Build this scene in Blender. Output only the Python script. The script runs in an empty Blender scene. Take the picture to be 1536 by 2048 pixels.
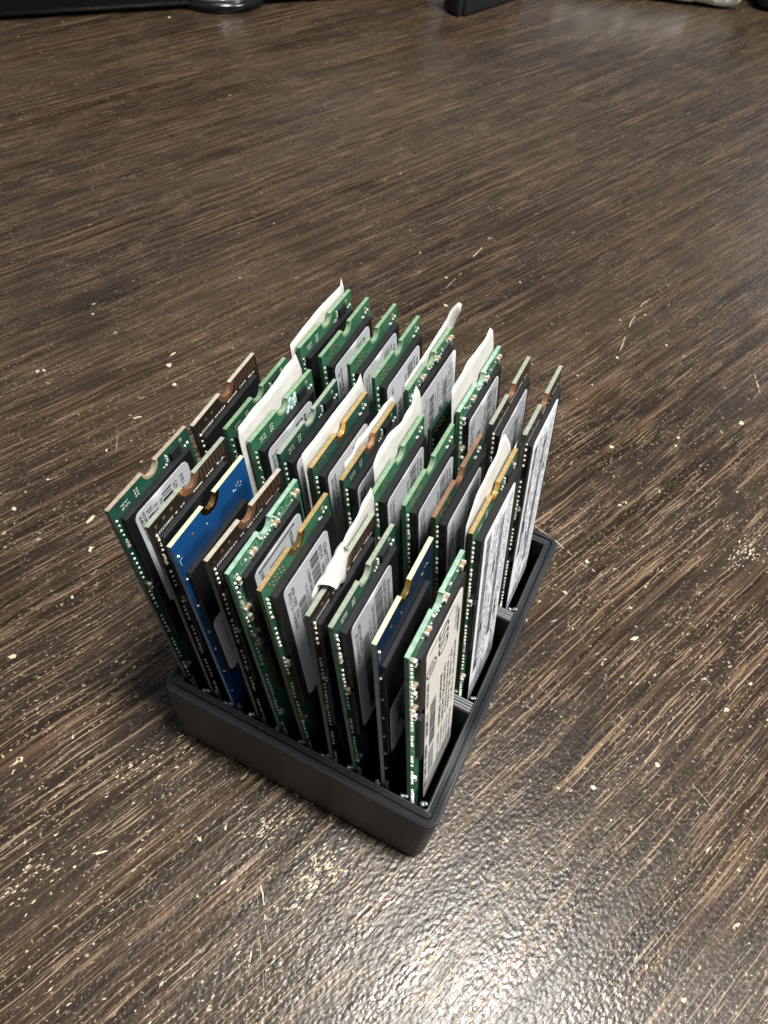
import bpy, bmesh, math, random
from mathutils import Matrix, Vector
random.seed(7)
C = bpy.context.scene.collection
MM = 0.001
R = math.radians

# ---------------------------------------------------------------- camera, light, exposure
sc = bpy.context.scene
cam = bpy.data.objects.new('camera', bpy.data.cameras.new('camera')); C.objects.link(cam)
RR = Matrix(((0.89335, 0.441164, 0.085442), (-0.400809, 0.696318, 0.595394), (0.203171, -0.566141, 0.798878)))
cam.matrix_world = Matrix.Translation(Vector((57.671, -46.914, 181.946)) * MM) @ RR.transposed().to_4x4()
cd = cam.data
cd.sensor_fit = 'VERTICAL'; cd.sensor_height = 24.0; cd.sensor_width = 18.0
cd.lens = 1484.45 / 2048 * 24.0
cd.clip_start = 0.005; cd.clip_end = 20
cd.dof.use_dof = True; cd.dof.focus_distance = 0.150; cd.dof.aperture_fstop = cd.lens / 0.5
sc.camera = cam

w = bpy.data.worlds.new('World'); sc.world = w; w.use_nodes = True
bg = w.node_tree.nodes['Background']; bg.inputs[0].default_value = (0.80, 0.88, 1.0, 1); bg.inputs[1].default_value = 0.23

def area_light(name, loc, target, size, power, col, size_y=None):
    l = bpy.data.lights.new(name, 'AREA'); l.energy = power; l.color = col
    l.shape = 'RECTANGLE' if size_y else 'DISK'; l.size = size
    if size_y: l.size_y = size_y
    o = bpy.data.objects.new(name, l); C.objects.link(o)
    o.location = loc; o.rotation_euler = (Vector(target) - Vector(loc)).to_track_quat('-Z', 'Y').to_euler()
    return o
area_light('ceiling_lamp', (0.325, 0.120, 1.50), (0.05, 0, 0), 0.28, 37, (1.0, 0.975, 0.93))
area_light('label_fill_light', (1.45, 0.25, 1.45), (0.05, 0, 0), 0.45, 30, (1.0, 0.97, 0.92))  # unseen fill from the right, added to brighten the label faces
area_light('far_sheen_light', (0.95, 2.6, 0.95), (0.1, 0.4, 0), 1.2, 7, (0.95, 0.97, 1.0), 0.9)  # unseen soft light, added for the sheen on the table's far right

sc.view_settings.view_transform = 'Standard'; sc.view_settings.look = 'None'
sc.view_settings.exposure = 0.0; sc.view_settings.gamma = 1.0

# ---------------------------------------------------------------- materials
def mat(name, col, rough=0.5, metal=0.0, spec=0.5, coat=0.0, bump=None, mottle=0.0, mscale=600, edge=None):
    m = bpy.data.materials.new(name); m.use_nodes = True
    nt = m.node_tree; b = nt.nodes['Principled BSDF']
    b.inputs['Base Color'].default_value = (*col, 1); b.inputs['Roughness'].default_value = rough
    b.inputs['Metallic'].default_value = metal; b.inputs['Specular IOR Level'].default_value = spec
    b.inputs['Coat Weight'].default_value = coat; b.inputs['Coat Roughness'].default_value = 0.12
    tc = nt.nodes.new('ShaderNodeTexCoord')
    if mottle:
        n = nt.nodes.new('ShaderNodeTexNoise'); n.inputs['Scale'].default_value = mscale; n.inputs['Detail'].default_value = 4
        r = nt.nodes.new('ShaderNodeMapRange'); r.inputs[1].default_value = 0.3; r.inputs[2].default_value = 0.7
        r.inputs[3].default_value = 1 - mottle; r.inputs[4].default_value = 1 + mottle
        mx = nt.nodes.new('ShaderNodeVectorMath'); mx.operation = 'SCALE'; mx.inputs[0].default_value = col
        nt.links.new(tc.outputs['Object'], n.inputs['Vector']); nt.links.new(n.outputs[0], r.inputs[0])
        nt.links.new(r.outputs[0], mx.inputs['Scale']); nt.links.new(mx.outputs[0], b.inputs['Base Color'])
    if bump:
        n2 = nt.nodes.new('ShaderNodeTexNoise'); n2.inputs['Scale'].default_value = bump[0]; n2.inputs['Detail'].default_value = 3
        bp = nt.nodes.new('ShaderNodeBump'); bp.inputs['Strength'].default_value = bump[1]; bp.inputs['Distance'].default_value = bump[2] * MM
        nt.links.new(tc.outputs['Object'], n2.inputs['Vector']); nt.links.new(n2.outputs[0], bp.inputs['Height'])
        nt.links.new(bp.outputs[0], b.inputs['Normal'])
    return m

M = {
 'green': mat('solder_mask_green', (0.028, 0.112, 0.058), 0.32, coat=0.25, mottle=0.25, mscale=420, bump=(900, 0.4, 0.05)),
 'dgreen': mat('solder_mask_dark_green', (0.013, 0.060, 0.040), 0.32, coat=0.25, mottle=0.25, mscale=420, bump=(900, 0.4, 0.05)),
 'lgreen': mat('solder_mask_light_green', (0.036, 0.135, 0.072), 0.30, coat=0.3, mottle=0.35, mscale=700, bump=(900, 0.4, 0.05)),
 'black': mat('solder_mask_black', (0.018, 0.013, 0.010), 0.30, coat=0.2, mottle=0.3, bump=(900, 0.4, 0.05)),
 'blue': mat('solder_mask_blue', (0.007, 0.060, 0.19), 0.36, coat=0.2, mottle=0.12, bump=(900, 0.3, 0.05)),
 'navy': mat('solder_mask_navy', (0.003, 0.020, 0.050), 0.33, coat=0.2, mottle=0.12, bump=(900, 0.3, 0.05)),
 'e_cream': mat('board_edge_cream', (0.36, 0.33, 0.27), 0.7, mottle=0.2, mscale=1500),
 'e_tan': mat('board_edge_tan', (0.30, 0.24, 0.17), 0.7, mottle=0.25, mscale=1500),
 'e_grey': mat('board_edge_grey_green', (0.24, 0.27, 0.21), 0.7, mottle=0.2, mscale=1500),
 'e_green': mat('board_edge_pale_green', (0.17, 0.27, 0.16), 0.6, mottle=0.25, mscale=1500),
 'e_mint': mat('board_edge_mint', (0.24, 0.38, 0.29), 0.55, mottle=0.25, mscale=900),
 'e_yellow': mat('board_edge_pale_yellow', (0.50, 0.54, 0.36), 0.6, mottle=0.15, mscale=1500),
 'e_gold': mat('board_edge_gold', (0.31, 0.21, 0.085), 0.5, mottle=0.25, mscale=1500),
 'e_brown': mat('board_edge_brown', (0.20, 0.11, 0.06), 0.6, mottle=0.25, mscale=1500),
 'chip': mat('chip_plastic', (0.011, 0.0115, 0.013), 0.5, spec=0.4, mottle=0.25, mscale=1500, bump=(3000, 0.25, 0.03)),
 'label': mat('label_paper', (0.80, 0.83, 0.86), 0.42, mottle=0.03, bump=(250, 0.3, 0.15)),
 'label_beige': mat('label_paper_beige', (0.66, 0.635, 0.58), 0.45, mottle=0.05, bump=(250, 0.3, 0.15)),
 'paper': mat('loose_paper', (0.56, 0.545, 0.51), 0.65, mottle=0.06, mscale=300, bump=(350, 0.5, 0.3)),
 'ink': mat('label_ink', (0.035, 0.037, 0.045), 0.5),
 'ink_grey': mat('label_ink_grey', (0.26, 0.27, 0.29), 0.5),
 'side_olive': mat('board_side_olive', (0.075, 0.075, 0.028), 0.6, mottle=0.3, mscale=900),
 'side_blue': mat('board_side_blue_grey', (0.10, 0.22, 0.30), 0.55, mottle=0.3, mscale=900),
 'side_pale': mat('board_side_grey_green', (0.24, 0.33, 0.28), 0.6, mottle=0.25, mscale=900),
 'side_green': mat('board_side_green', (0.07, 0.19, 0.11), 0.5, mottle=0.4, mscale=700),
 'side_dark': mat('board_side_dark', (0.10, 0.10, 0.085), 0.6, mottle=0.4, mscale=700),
 'glare': mat('painted_teal_glare', (0.42, 0.62, 0.58), 0.12, coat=1.0, mottle=0.4, mscale=900, bump=(1500, 1.0, 0.3)),
 'silk': mat('silkscreen_white', (0.75, 0.74, 0.68), 0.5),
 'trace': mat('trace_line', (0.45, 0.66, 0.50), 0.35, metal=0.2),
 'solder': mat('solder_metal', (0.90, 0.88, 0.80), 0.30, metal=0.45),
 'gold': mat('gold_plating', (0.80, 0.55, 0.20), 0.22, metal=1.0, bump=(1500, 0.5, 0.1)),
 'copper': mat('copper_plating', (0.60, 0.33, 0.19), 0.28, metal=0.85, bump=(1500, 0.5, 0.1)),
 'copper_dull': mat('dull_contact_strip', (0.085, 0.045, 0.028), 0.4, metal=0.3),
 'capb': mat('capacitor_body', (0.30, 0.20, 0.11), 0.5),
 'gloss_black': mat('gloss_black_plastic', (0.006, 0.006, 0.007), 0.18),
 'soft_black': mat('soft_black_plastic', (0.012, 0.013, 0.015), 0.5, bump=(300, 0.4, 0.5)),
 'chrome': mat('clear_chrome_rim', (0.7, 0.72, 0.74), 0.15, metal=1.0),
 'foil': mat('silver_foil', (0.62, 0.64, 0.62), 0.35, metal=0.6, mottle=0.25, mscale=60, bump=(70, 0.9, 3)),
 'foil_cream': mat('cream_wrapper', (0.50, 0.48, 0.40), 0.45, mottle=0.3, mscale=60, bump=(90, 0.9, 3)),
}

def tray_material():
    m = bpy.data.materials.new('printed_black_plastic'); m.use_nodes = True
    nt = m.node_tree; N = nt.nodes.new; L = nt.links.new; b = nt.nodes['Principled BSDF']
    b.inputs['Base Color'].default_value = (0.010, 0.012, 0.0155, 1)
    b.inputs['Specular IOR Level'].default_value = 0.75
    tc = N('ShaderNodeTexCoord'); sp = N('ShaderNodeSeparateXYZ'); L(tc.outputs['Object'], sp.inputs[0])
    no = N('ShaderNodeTexNoise'); no.inputs['Scale'].default_value = 35; no.inputs['Detail'].default_value = 2
    L(tc.outputs['Object'], no.inputs['Vector'])
    a = N('ShaderNodeMath'); a.operation = 'MULTIPLY_ADD'; a.inputs[1].default_value = 0.0005; L(no.outputs[0], a.inputs[0]); L(sp.outputs[2], a.inputs[2])
    s = N('ShaderNodeMath'); s.operation = 'MULTIPLY'; s.inputs[1].default_value = 2 * math.pi / (0.42 * MM); L(a.outputs[0], s.inputs[0])
    si = N('ShaderNodeMath'); si.operation = 'SINE'; L(s.outputs[0], si.inputs[0])
    mp = N('ShaderNodeMapping'); mp.inputs['Scale'].default_value = (25, 25, 2600); L(tc.outputs['Object'], mp.inputs[0])
    n2 = N('ShaderNodeTexNoise'); n2.inputs['Scale'].default_value = 1; n2.inputs['Detail'].default_value = 3; L(mp.outputs[0], n2.inputs['Vector'])
    ad = N('ShaderNodeMath'); ad.operation = 'MULTIPLY_ADD'; ad.inputs[1].default_value = 0.35; L(si.outputs[0], ad.inputs[0]); L(n2.outputs[0], ad.inputs[2])
    bp = N('ShaderNodeBump'); bp.inputs['Strength'].default_value = 1.0; bp.inputs['Distance'].default_value = 0.10 * MM
    L(ad.outputs[0], bp.inputs['Height']); L(bp.outputs[0], b.inputs['Normal'])
    r = N('ShaderNodeMapRange'); r.inputs[1].default_value = 0.3; r.inputs[2].default_value = 0.7; r.inputs[3].default_value = 0.34; r.inputs[4].default_value = 0.6
    L(n2.outputs[0], r.inputs[0]); L(r.outputs[0], b.inputs['Roughness'])
    return m
M['tray'] = tray_material()

def table_material():
    m = bpy.data.materials.new('worn_brown_woodgrain'); m.use_nodes = True
    nt = m.node_tree; N = nt.nodes.new; L = nt.links.new; b = nt.nodes['Principled BSDF']
    def math_(op, a, b_=None, c=None):
        n = N('ShaderNodeMath'); n.operation = op
        for i, v in enumerate((a, b_, c)):
            if v is None: continue
            if isinstance(v, (int, float)): n.inputs[i].default_value = v
            else: L(v, n.inputs[i])
        return n.outputs[0]
    tc = N('ShaderNodeTexCoord')
    mm = N('ShaderNodeVectorMath'); mm.operation = 'SCALE'; mm.inputs['Scale'].default_value = 1000; L(tc.outputs['Object'], mm.inputs[0])
    rot = N('ShaderNodeMapping'); rot.inputs['Rotation'].default_value = (0, 0, R(-67.5)); L(mm.outputs[0], rot.inputs[0])
    # gentle wander of the grain
    wn = N('ShaderNodeTexNoise'); wn.inputs['Scale'].default_value = 0.02; wn.inputs['Detail'].default_value = 2; L(rot.outputs[0], wn.inputs['Vector'])
    wv = N('ShaderNodeVectorMath'); wv.operation = 'MULTIPLY_ADD'; L(wn.outputs['Color'], wv.inputs[0]); wv.inputs[1].default_value = (0, 4, 0); L(rot.outputs[0], wv.inputs[2])
    P = wv.outputs[0]
    def noise(sx, sy, detail=3, rough=0.55, off=0, dist=0):
        mp = N('ShaderNodeMapping'); mp.inputs['Scale'].default_value = (sx, sy, 1); mp.inputs['Location'].default_value = (off, off * 0.7, off)
        L(P, mp.inputs[0]); n = N('ShaderNodeTexNoise'); n.inputs['Scale'].default_value = 1
        n.inputs['Detail'].default_value = detail; n.inputs['Roughness'].default_value = rough; n.inputs['Distortion'].default_value = dist
        L(mp.outputs[0], n.inputs['Vector']); return n.outputs[0]
    def ramp(v, lo, hi, a=0.0, b_=1.0):
        r = N('ShaderNodeMapRange'); r.interpolation_type = 'SMOOTHSTEP'; r.inputs[1].default_value = lo; r.inputs[2].default_value = hi
        r.inputs[3].default_value = a; r.inputs[4].default_value = b_; L(v, r.inputs[0]); return r.outputs[0]
    grain = noise(0.009, 0.50, 5, 0.62, 3)
    broad = noise(0.010, 0.07, 3, 0.55, 11)
    pores = noise(0.055, 1.9, 3, 0.6, 23)
    worn_l = noise(0.020, 1.2, 4, 0.64, 41, 0.15)
    worn_f = noise(0.055, 2.3, 4, 0.6, 57, 0.2)
    spots = noise(0.40, 0.60, 4, 0.65, 71, 0.8)
    patch = noise(0.012, 0.05, 3, 0.6, 83)
    patch2 = noise(0.030, 0.07, 3, 0.6, 97)
    specks = noise(0.9, 1.6, 3, 0.6, 111, 0.5)
    cr = N('ShaderNodeValToRGB'); L(ramp(grain, 0.33, 0.68), cr.inputs[0])
    e = cr.color_ramp.elements; e[0].color = (0.0100, 0.0066, 0.0046, 1); e[1].color = (0.084, 0.0525, 0.0300, 1)
    x = e.new(0.5); x.color = (0.031, 0.0195, 0.0122, 1)
    def mix(f, a, b_, mode='MIX'):
        n = N('ShaderNodeMix'); n.data_type = 'RGBA'; n.blend_type = mode
        if isinstance(f, (int, float)): n.inputs[0].default_value = f
        else: L(f, n.inputs[0])
        for s, v in ((6, a), (7, b_)):
            if isinstance(v, tuple): n.inputs[s].default_value = (*v, 1)
            else: L(v, n.inputs[s])
        return n.outputs[2]
    c = mix(ramp(broad, 0.38, 0.62, 0.0, 0.6), cr.outputs[0], (0.026, 0.018, 0.014))
    c = mix(ramp(pores, 0.56, 0.68, 0.0, 0.75), c, (0.012, 0.008, 0.006))
    olive = noise(0.006, 0.018, 3, 0.6, 201)
    pm = ramp(patch, 0.34, 0.56); pm2 = ramp(patch2, 0.36, 0.56)
    # near side paler: wear plus the lamp's shine, both put into the colour
    sp = N('ShaderNodeSeparateXYZ'); L(mm.outputs[0], sp.inputs[0])
    near = ramp(math_('MULTIPLY_ADD', sp.outputs[0], -0.75, sp.outputs[1]), -20, 230, 1.0, 0.38)
    far = math_('SUBTRACT', 1.25, near)
    c = mix(math_('MULTIPLY', ramp(olive, 0.42, 0.66, 0.0, 0.28), far), c, (0.090, 0.064, 0.036))
    wl = math_('MULTIPLY', ramp(worn_l, 0.575, 0.64), math_('MULTIPLY', pm, near))
    wf = math_('MULTIPLY', ramp(worn_f, 0.565, 0.62), math_('MULTIPLY', pm2, near))
    ws = math_('MULTIPLY', ramp(specks, 0.61, 0.66), math_('MULTIPLY', near, ramp(patch2, 0.36, 0.56, 0.12, 1.0)))
    wb = math_('MULTIPLY', ramp(spots, 0.66, 0.70), near)
    c = mix(math_('MULTIPLY', wl, 0.75), c, (0.31, 0.20, 0.115))
    c = mix(math_('MULTIPLY', wf, 0.70), c, (0.38, 0.27, 0.17))
    c = mix(math_('MULTIPLY', ws, 0.70), c, (0.46, 0.37, 0.25))
    c = mix(math_('MULTIPLY', wb, 0.9), c, (0.58, 0.49, 0.33))
    L(c, b.inputs['Base Color'])
    mpv = N('ShaderNodeMapping'); mpv.inputs['Scale'].default_value = (0.85, 1.15, 1); L(rot.outputs[0], mpv.inputs[0])
    vo = N('ShaderNodeTexVoronoi'); vo.feature = 'SMOOTH_F1'; vo.inputs['Scale'].default_value = 1; vo.inputs['Smoothness'].default_value = 0.6; L(mpv.outputs[0], vo.inputs['Vector'])
    peb = math_('MULTIPLY_ADD', vo.outputs['Distance'], -0.9, math_('MULTIPLY', noise(0.9, 1.3, 1, 0.5, 131), 0.9))
    peb2 = noise(0.35, 1.0, 2, 0.5, 151)
    h = math_('MULTIPLY_ADD', ramp(pores, 0.55, 0.75), -0.35, math_('MULTIPLY', peb, 1.0))
    h = math_('MULTIPLY_ADD', peb2, 0.5, h)
    h = math_('MULTIPLY_ADD', wl, -0.10, h)
    bp = N('ShaderNodeBump'); bp.inputs['Strength'].default_value = 1.0; bp.inputs['Distance'].default_value = 0.07 * MM
    L(h, bp.inputs['Height']); L(bp.outputs[0], b.inputs['Normal'])
    L(ramp(broad, 0.3, 0.7, 0.23, 0.32), b.inputs['Roughness'])
    b.inputs['Specular IOR Level'].default_value = 0.27
    return m
M['table'] = table_material()

# ---------------------------------------------------------------- mesh helpers (millimetres)
class MB:
    def __init__(s): s.v = []; s.f = []; s.m = []
    def add(s, vs, fs, mi=0):
        n = len(s.v); s.v.extend(vs)
        for f in fs: s.f.append(tuple(i + n for i in f)); s.m.append(mi)
    def box(s, x0, y0, z0, x1, y1, z1, mi=0, bev=0.0):
        if bev:
            b = bev
            vs = []
            for (a0, a1, zz) in ((b, b, z0), (0, 0, z0 + b), (0, 0, z1 - b), (b, b, z1)):
                vs += [(x0 + a0, y0 + a1, zz), (x1 - a0, y0 + a1, zz), (x1 - a0, y1 - a1, zz), (x0 + a0, y1 - a1, zz)]
            fs = [(3, 2, 1, 0), (12, 13, 14, 15)]
            for k in range(3):
                for i in range(4):
                    j = (i + 1) % 4; fs.append((k * 4 + i, k * 4 + j, k * 4 + 4 + j, k * 4 + 4 + i))
            s.add(vs, fs, mi)
        else:
            vs = [(x0, y0, z0), (x1, y0, z0), (x1, y1, z0), (x0, y1, z0), (x0, y0, z1), (x1, y0, z1), (x1, y1, z1), (x0, y1, z1)]
            s.add(vs, [(3, 2, 1, 0), (4, 5, 6, 7), (0, 1, 5, 4), (1, 2, 6, 5), (2, 3, 7, 6), (3, 0, 4, 7)], mi)
    def prism(s, pts, x0, x1, mi=0, mside=None):
        """outline pts (y,z) counterclockwise seen from +x, extruded from x0 to x1"""
        n = len(pts)
        vs = [(x0, p[0], p[1]) for p in pts] + [(x1, p[0], p[1]) for p in pts]
        s.add(vs, [tuple(range(n - 1, -1, -1)), tuple(range(n, 2 * n))], mi)
        ms = mi if mside is None else mside
        for i in range(n):
            j = (i + 1) % n; s.f.append((len(s.v) - 2 * n + i, len(s.v) - 2 * n + j, len(s.v) - n + j, len(s.v) - n + i)); s.m.append(ms)
    def mesh(s, name, mats, smooth=False):
        me = bpy.data.meshes.new(name); me.from_pydata([(a * MM, b * MM, c * MM) for a, b, c in s.v], [], s.f)
        for m_ in mats: me.materials.append(m_)
        for p, mi in zip(me.polygons, s.m): p.material_index = mi; p.use_smooth = smooth
        me.update(); return me

def obj(name, me, parent=None, **props):
    o = bpy.data.objects.new(name, me); C.objects.link(o)
    if parent is not None: o.parent = parent
    for k, v in props.items(): o[k] = v
    return o

def rrect(y0, z0, y1, z1, r, n=5):
    pts = []
    for cy, cz, a0 in ((y1 - r, z0 + r, -90), (y1 - r, z1 - r, 0), (y0 + r, z1 - r, 90), (y0 + r, z0 + r, 180)):
        for k in range(n + 1):
            a = R(a0 + 90 * k / n); pts.append((cy + r * math.cos(a), cz + r * math.sin(a)))
    return pts

# ---------------------------------------------------------------- table
t = MB(); t.box(-1300, -700, -25, 900, 1200, 0)
table = obj('tabletop', t.mesh('tabletop', [M['table']]), kind='structure', label='dark brown woodgrain tabletop with worn pale flecks')

chip_mb = MB()
def flake(x, y, r, el=1.0, ang=0, hgt=0.05):
    n = 9; vs = [(x, y, hgt)]
    for k in range(n):
        a = 2 * math.pi * k / n; q = r * random.uniform(0.35, 1.25)
        dx, dy = q * el * math.cos(a), q * math.sin(a)
        vs.append((x + dx * math.cos(ang) - dy * math.sin(ang), y + dx * math.sin(ang) + dy * math.cos(ang), 0.012))
    chip_mb.add(vs, [(0, 1 + k, 1 + (k + 1) % n) for k in range(n)])
def streak(pts, wd):
    vs = []; fs = []
    for i, (x, y) in enumerate(pts):
        a = Vector(pts[max(i - 1, 0)]); b_ = Vector(pts[min(i + 1, len(pts) - 1)]); d = (b_ - a).normalized()
        q = wd * (0.3 if i in (0, len(pts) - 1) else random.uniform(0.5, 1.2)) / 2
        vs += [(x - d.y * q, y + d.x * q, 0.015), (x + d.y * q, y - d.x * q, 0.015)]
        if i and random.random() > .35: fs.append((2 * i - 2, 2 * i - 1, 2 * i + 1, 2 * i))
    chip_mb.add(vs, fs)
camp = Vector((57.671, -46.914, 181.946))
def on_table(u, v):
    d = RR.transposed() @ Vector(((u - 768) / 1484.45, -(v - 1024) / 1484.45, -1)); q = camp + d * (-camp.z / d.z)
    return q.x, q.y
FL = [(75, 743, 7, 1, 0), (88, 740, 4, 1.6, 0), (185, 628, 4.5, 1, 0), (188, 608, 3, 2, 1), (338, 730, 8, 1.2, 1.2), (346, 708, 3, 4, 1.4), (350, 769, 7, 1, 0), (28, 1018, 7, 1, 0), (23, 1314, 9, 1.2, .3),
      (182, 1097, 8, 2, 1.5), (180, 1040, 5, 4, 1.6), (213, 900, 5, 1.6, 2.2), (275, 835, 3, 5, .9), (145, 1195, 5, 1.3, 2), (37, 73, 3, 1, 0), (338, 34, 4, 1, 0), (460, 191, 4, 1, 0), (96, 958, 4, 1, 0),
      (893, 555, 6, 1, 0), (891, 611, 6, 1.4, 0), (1235, 715, 5, 1.3, 0), (1224, 893, 8, 1.4, 0), (1357, 875, 6, 1.1, 1), (1352, 892, 5, 1, 0), (1484, 846, 8, 1.6, .3), (1175, 1123, 8, 1, 0), (1240, 1010, 7, 1.4, 0), (1252, 1005, 5, 1, 0), (1130, 1184, 8, 1.5, 0),
      (1270, 1277, 9, 2.4, .9), (1315, 1530, 9, 1, 0), (1188, 1575, 8, 1.3, 0), (1500, 1368, 8, 1, 0), (1452, 1420, 7, 1.4, 1), (1117, 1577, 5, 1, 0), (1350, 1758, 5, 1, 0), (1010, 1770, 6, 1.4, 0),
      (447, 1764, 7, 1.3, 1.2), (430, 1768, 4, 1, 0), (399, 1677, 6, 1.2, 0), (1128, 1990, 8, 1.2, 0), (632, 1725, 4, 5, 2.2), (200, 1705, 4, 5, .7), (1368, 2000, 7, 1.4, 1), (285, 1680, 4, 1, 0), (1240, 640, 4, 1, 0), (1290, 630, 4, 1, 0), (1155, 751, 4, 2, 0), (480, 555, 4, 1, 0), (548, 447, 3, 1, 0), (840, 505, 4, 1, 0), (1040, 565, 4, 1, 0), (1333, 690, 4, 1.6, 2.2), (1185, 770, 3, 2, 2)]
for u, v, r, el, an in FL:
    x, y = on_table(u, v); dist = (Vector((x, y, 0)) - camp).length
    flake(x, y, r * (0.55 if u < 400 else 0.42) * dist / 1484.45 * 1.25, el, an)
ST = [([(1060, 1045), (1112, 1082), (1160, 1125), (1206, 1152)], 3), ([(1240, 702), (1262, 645), (1285, 608), (1303, 595)], 2.6), ([(520, 1762), (527, 1800), (531, 1860)], 5), ([(498, 1935), (503, 1900)], 6),
      ([(1509, 748), (1517, 775), (1520, 788)], 3), ([(515, 1790), (516, 1850), (530, 1990)], 1.3), ([(618, 1700), (632, 1745)], 4),
      ([(1378, 1560), (1412, 1600), (1440, 1640)], 1.5), ([(1330, 1510), (1400, 1570)], 1.3), ([(935, 525), (970, 490)], 2.5), ([(893, 575), (930, 540)], 1.8), ([(232, 900), (236, 860)], 1.4)]
for pts, wd in ST:
    q = [on_table(*p) for p in pts]
    fine = []
    for i in range(len(q) - 1):
        for k in range(6):
            f = k / 6; fine.append((q[i][0] * (1 - f) + q[i + 1][0] * f + random.uniform(-.12, .12), q[i][1] * (1 - f) + q[i + 1][1] * f + random.uniform(-.12, .12)))
    fine.append(q[-1]); dist = (Vector((*q[0], 0)) - camp).length
    streak(fine, wd * 0.5 * dist / 1484.45)
def cluster(u, v, n_, along, across, r0, r1):
    cx, cy = on_table(u, v); ga = R(66)
    for _ in range(n_):
        a, b_ = random.gauss(0, along), random.gauss(0, across)
        flake(cx + a * math.cos(ga) - b_ * math.sin(ga), cy + a * math.sin(ga) + b_ * math.cos(ga), random.uniform(r0, r1), random.uniform(1, 4.5), ga + random.uniform(-.15, .15), 0.03)
for a_ in ((640, 1745, 110, 4.5, 2.2, .10, .26), (1495, 1105, 90, 5, 2.0, .08, .22), (60, 1760, 60, 6, 2.5, .08, .2), (310, 1520, 70, 7, 2.5, .08, .2), (560, 1640, 50, 5, 2, .08, .2), (1000, 1790, 40, 6, 2, .08, .18), (860, 1990, 40, 4, 2, .1, .2)):
    cluster(*a_)
rnd_ = random.Random(3)
for _ in range(260):
    uu, vv = rnd_.uniform(-20, 1556), 2068 - 1250 * rnd_.random() ** 1.4
    x, y = on_table(uu, vv)
    if -4 < x < 64 and -4 < y < 80: continue
    flake(x, y, rnd_.uniform(.08, .24), rnd_.uniform(1, 3.5), R(66) + rnd_.uniform(-.3, .3), 0.03)
M['flake'] = mat('bare_pale_chip', (0.56, 0.48, 0.32), 0.6, mottle=0.2, mscale=2000)
obj('worn_chips', chip_mb.mesh('worn_chips', [M['flake']]), table, kind='stuff')

# ---------------------------------------------------------------- tray
WX, CELL, DIV, WALL, H = 59.0, 22.91, 3.08, 3.3, 26.7
DY = 3 * CELL + 2 * DIV
def ring(x0, y0, x1, y1, r, n=7):
    pts = []
    for cx, cy, a0 in ((x1 - r, y0 + r, -90), (x1 - r, y1 - r, 0), (x0 + r, y1 - r, 90), (x0 + r, y0 + r, 180)):
        for k in range(n + 1):
            a = R(a0 + 90 * k / n); pts.append((cx + r * math.cos(a), cy + r * math.sin(a)))
    return pts
tray = bpy.data.objects.new('card_tray', None); C.objects.link(tray)
tray['label'] = 'black ribbed plastic tray with three rows of slots holding the circuit boards'; tray['category'] = 'tray'
prof = [(1.2, 0.0), (0.5, 0.25), (0.15, 0.9), (0.0, 2.0), (0.0, 25.7), (0.1, 26.25), (0.42, 26.62), (0.62, 26.7), (0.80, 26.60), (0.98, 26.70), (1.16, 26.60), (1.34, 26.68), (1.40, 25.9), (1.70, 25.8), (1.76, 26.55), (1.88, 26.68), (2.06, 26.58), (2.26, 26.68),
        (2.46, 26.58), (2.66, 26.68), (2.86, 26.58), (3.06, 26.64), (3.3, 26.4), (3.3, 2.0)]
tm = MB(); n = 32
for ins, z in prof:
    r = max(2.7 - ins, 0.7)
    tm.v += [(x, y, z) for x, y in ring(-WALL + ins, -WALL + ins, WX + WALL - ins, DY + WALL - ins, r)]
for k in range(len(prof) - 1):
    for i in range(n):
        j = (i + 1) % n; tm.f.append((k * n + i, k * n + j, (k + 1) * n + j, (k + 1) * n + i)); tm.m.append(0)
tm.f.append(tuple(range(n - 1, -1, -1))); tm.m.append(0)
tm.f.append(tuple(range((len(prof) - 1) * n, len(prof) * n))); tm.m.append(0)
obj('tray_wall', tm.mesh('tray_wall', [M['tray']]), tray)
dm = MB()
prof2 = [(0, 2.0), (0, 26.1), (0.25, 26.42), (0.55, 26.32), (0.85, 26.42), (1.15, 26.32), (1.54, 26.44), (1.93, 26.32), (2.23, 26.42), (2.53, 26.32), (2.83, 26.42), (3.08, 26.1), (3.08, 2.0)]
m2 = len(prof2)
dm.v = [(0, a, z) for a, z in prof2] + [(WX, a, z) for a, z in prof2]
for k in range(m2 - 1): dm.f.append((k, m2 + k, m2 + k + 1, k + 1)); dm.m.append(0)
dme = dm.mesh('divider', [M['tray']])
for k in range(2):
    o = obj('divider', dme, tray); o.location = (0, (CELL * (k + 1) + DIV * k) * MM, 0)
# slot ribs with little melted tips on the wall inside the near edge and along the dividers
rm = MB(); rm.box(-0.35, 0, 2, 0.35, 0.9, 25.9, bev=0.12)
rme = rm.mesh('slot_rib', [M['tray']])
def blob_mesh():
    bm = bmesh.new()
    for k in range(5):
        bmesh.ops.create_icosphere(bm, subdivisions=2, radius=random.uniform(0.26, 0.48) * MM,
            matrix=Matrix.Translation(Vector((random.uniform(-.7, .7), random.uniform(-.1, .9), random.uniform(0, .55))) * MM) @ Matrix.Diagonal((1.3, 1, 0.8, 1)))
    me = bpy.data.meshes.new('melted_tip'); bm.to_mesh(me); bm.free(); me.materials.append(M['gloss_tip'])
    for p in me.polygons: p.use_smooth = True
    return me
M['gloss_tip'] = mat('glint_grey_plastic', (0.20, 0.20, 0.21), 0.22, metal=0.5, coat=1.0)  # pale grey base paints the bright glints on the black plastic blobs
tips = [blob_mesh() for _ in range(4)]
for row in range(3):
    yb = row * (CELL + DIV)
    for i in range(9):
        o = obj('slot_rib', rme, tray); o.location = ((5.6 + 6.0 * i) * MM, (yb) * MM, 0)
        if row == 0 or i > 6:
            tp = obj('melted_tip', tips[(i + row) % 4], o); tp.location = (0, 0, (25.9 if row == 0 else 25.7) * MM)
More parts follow.
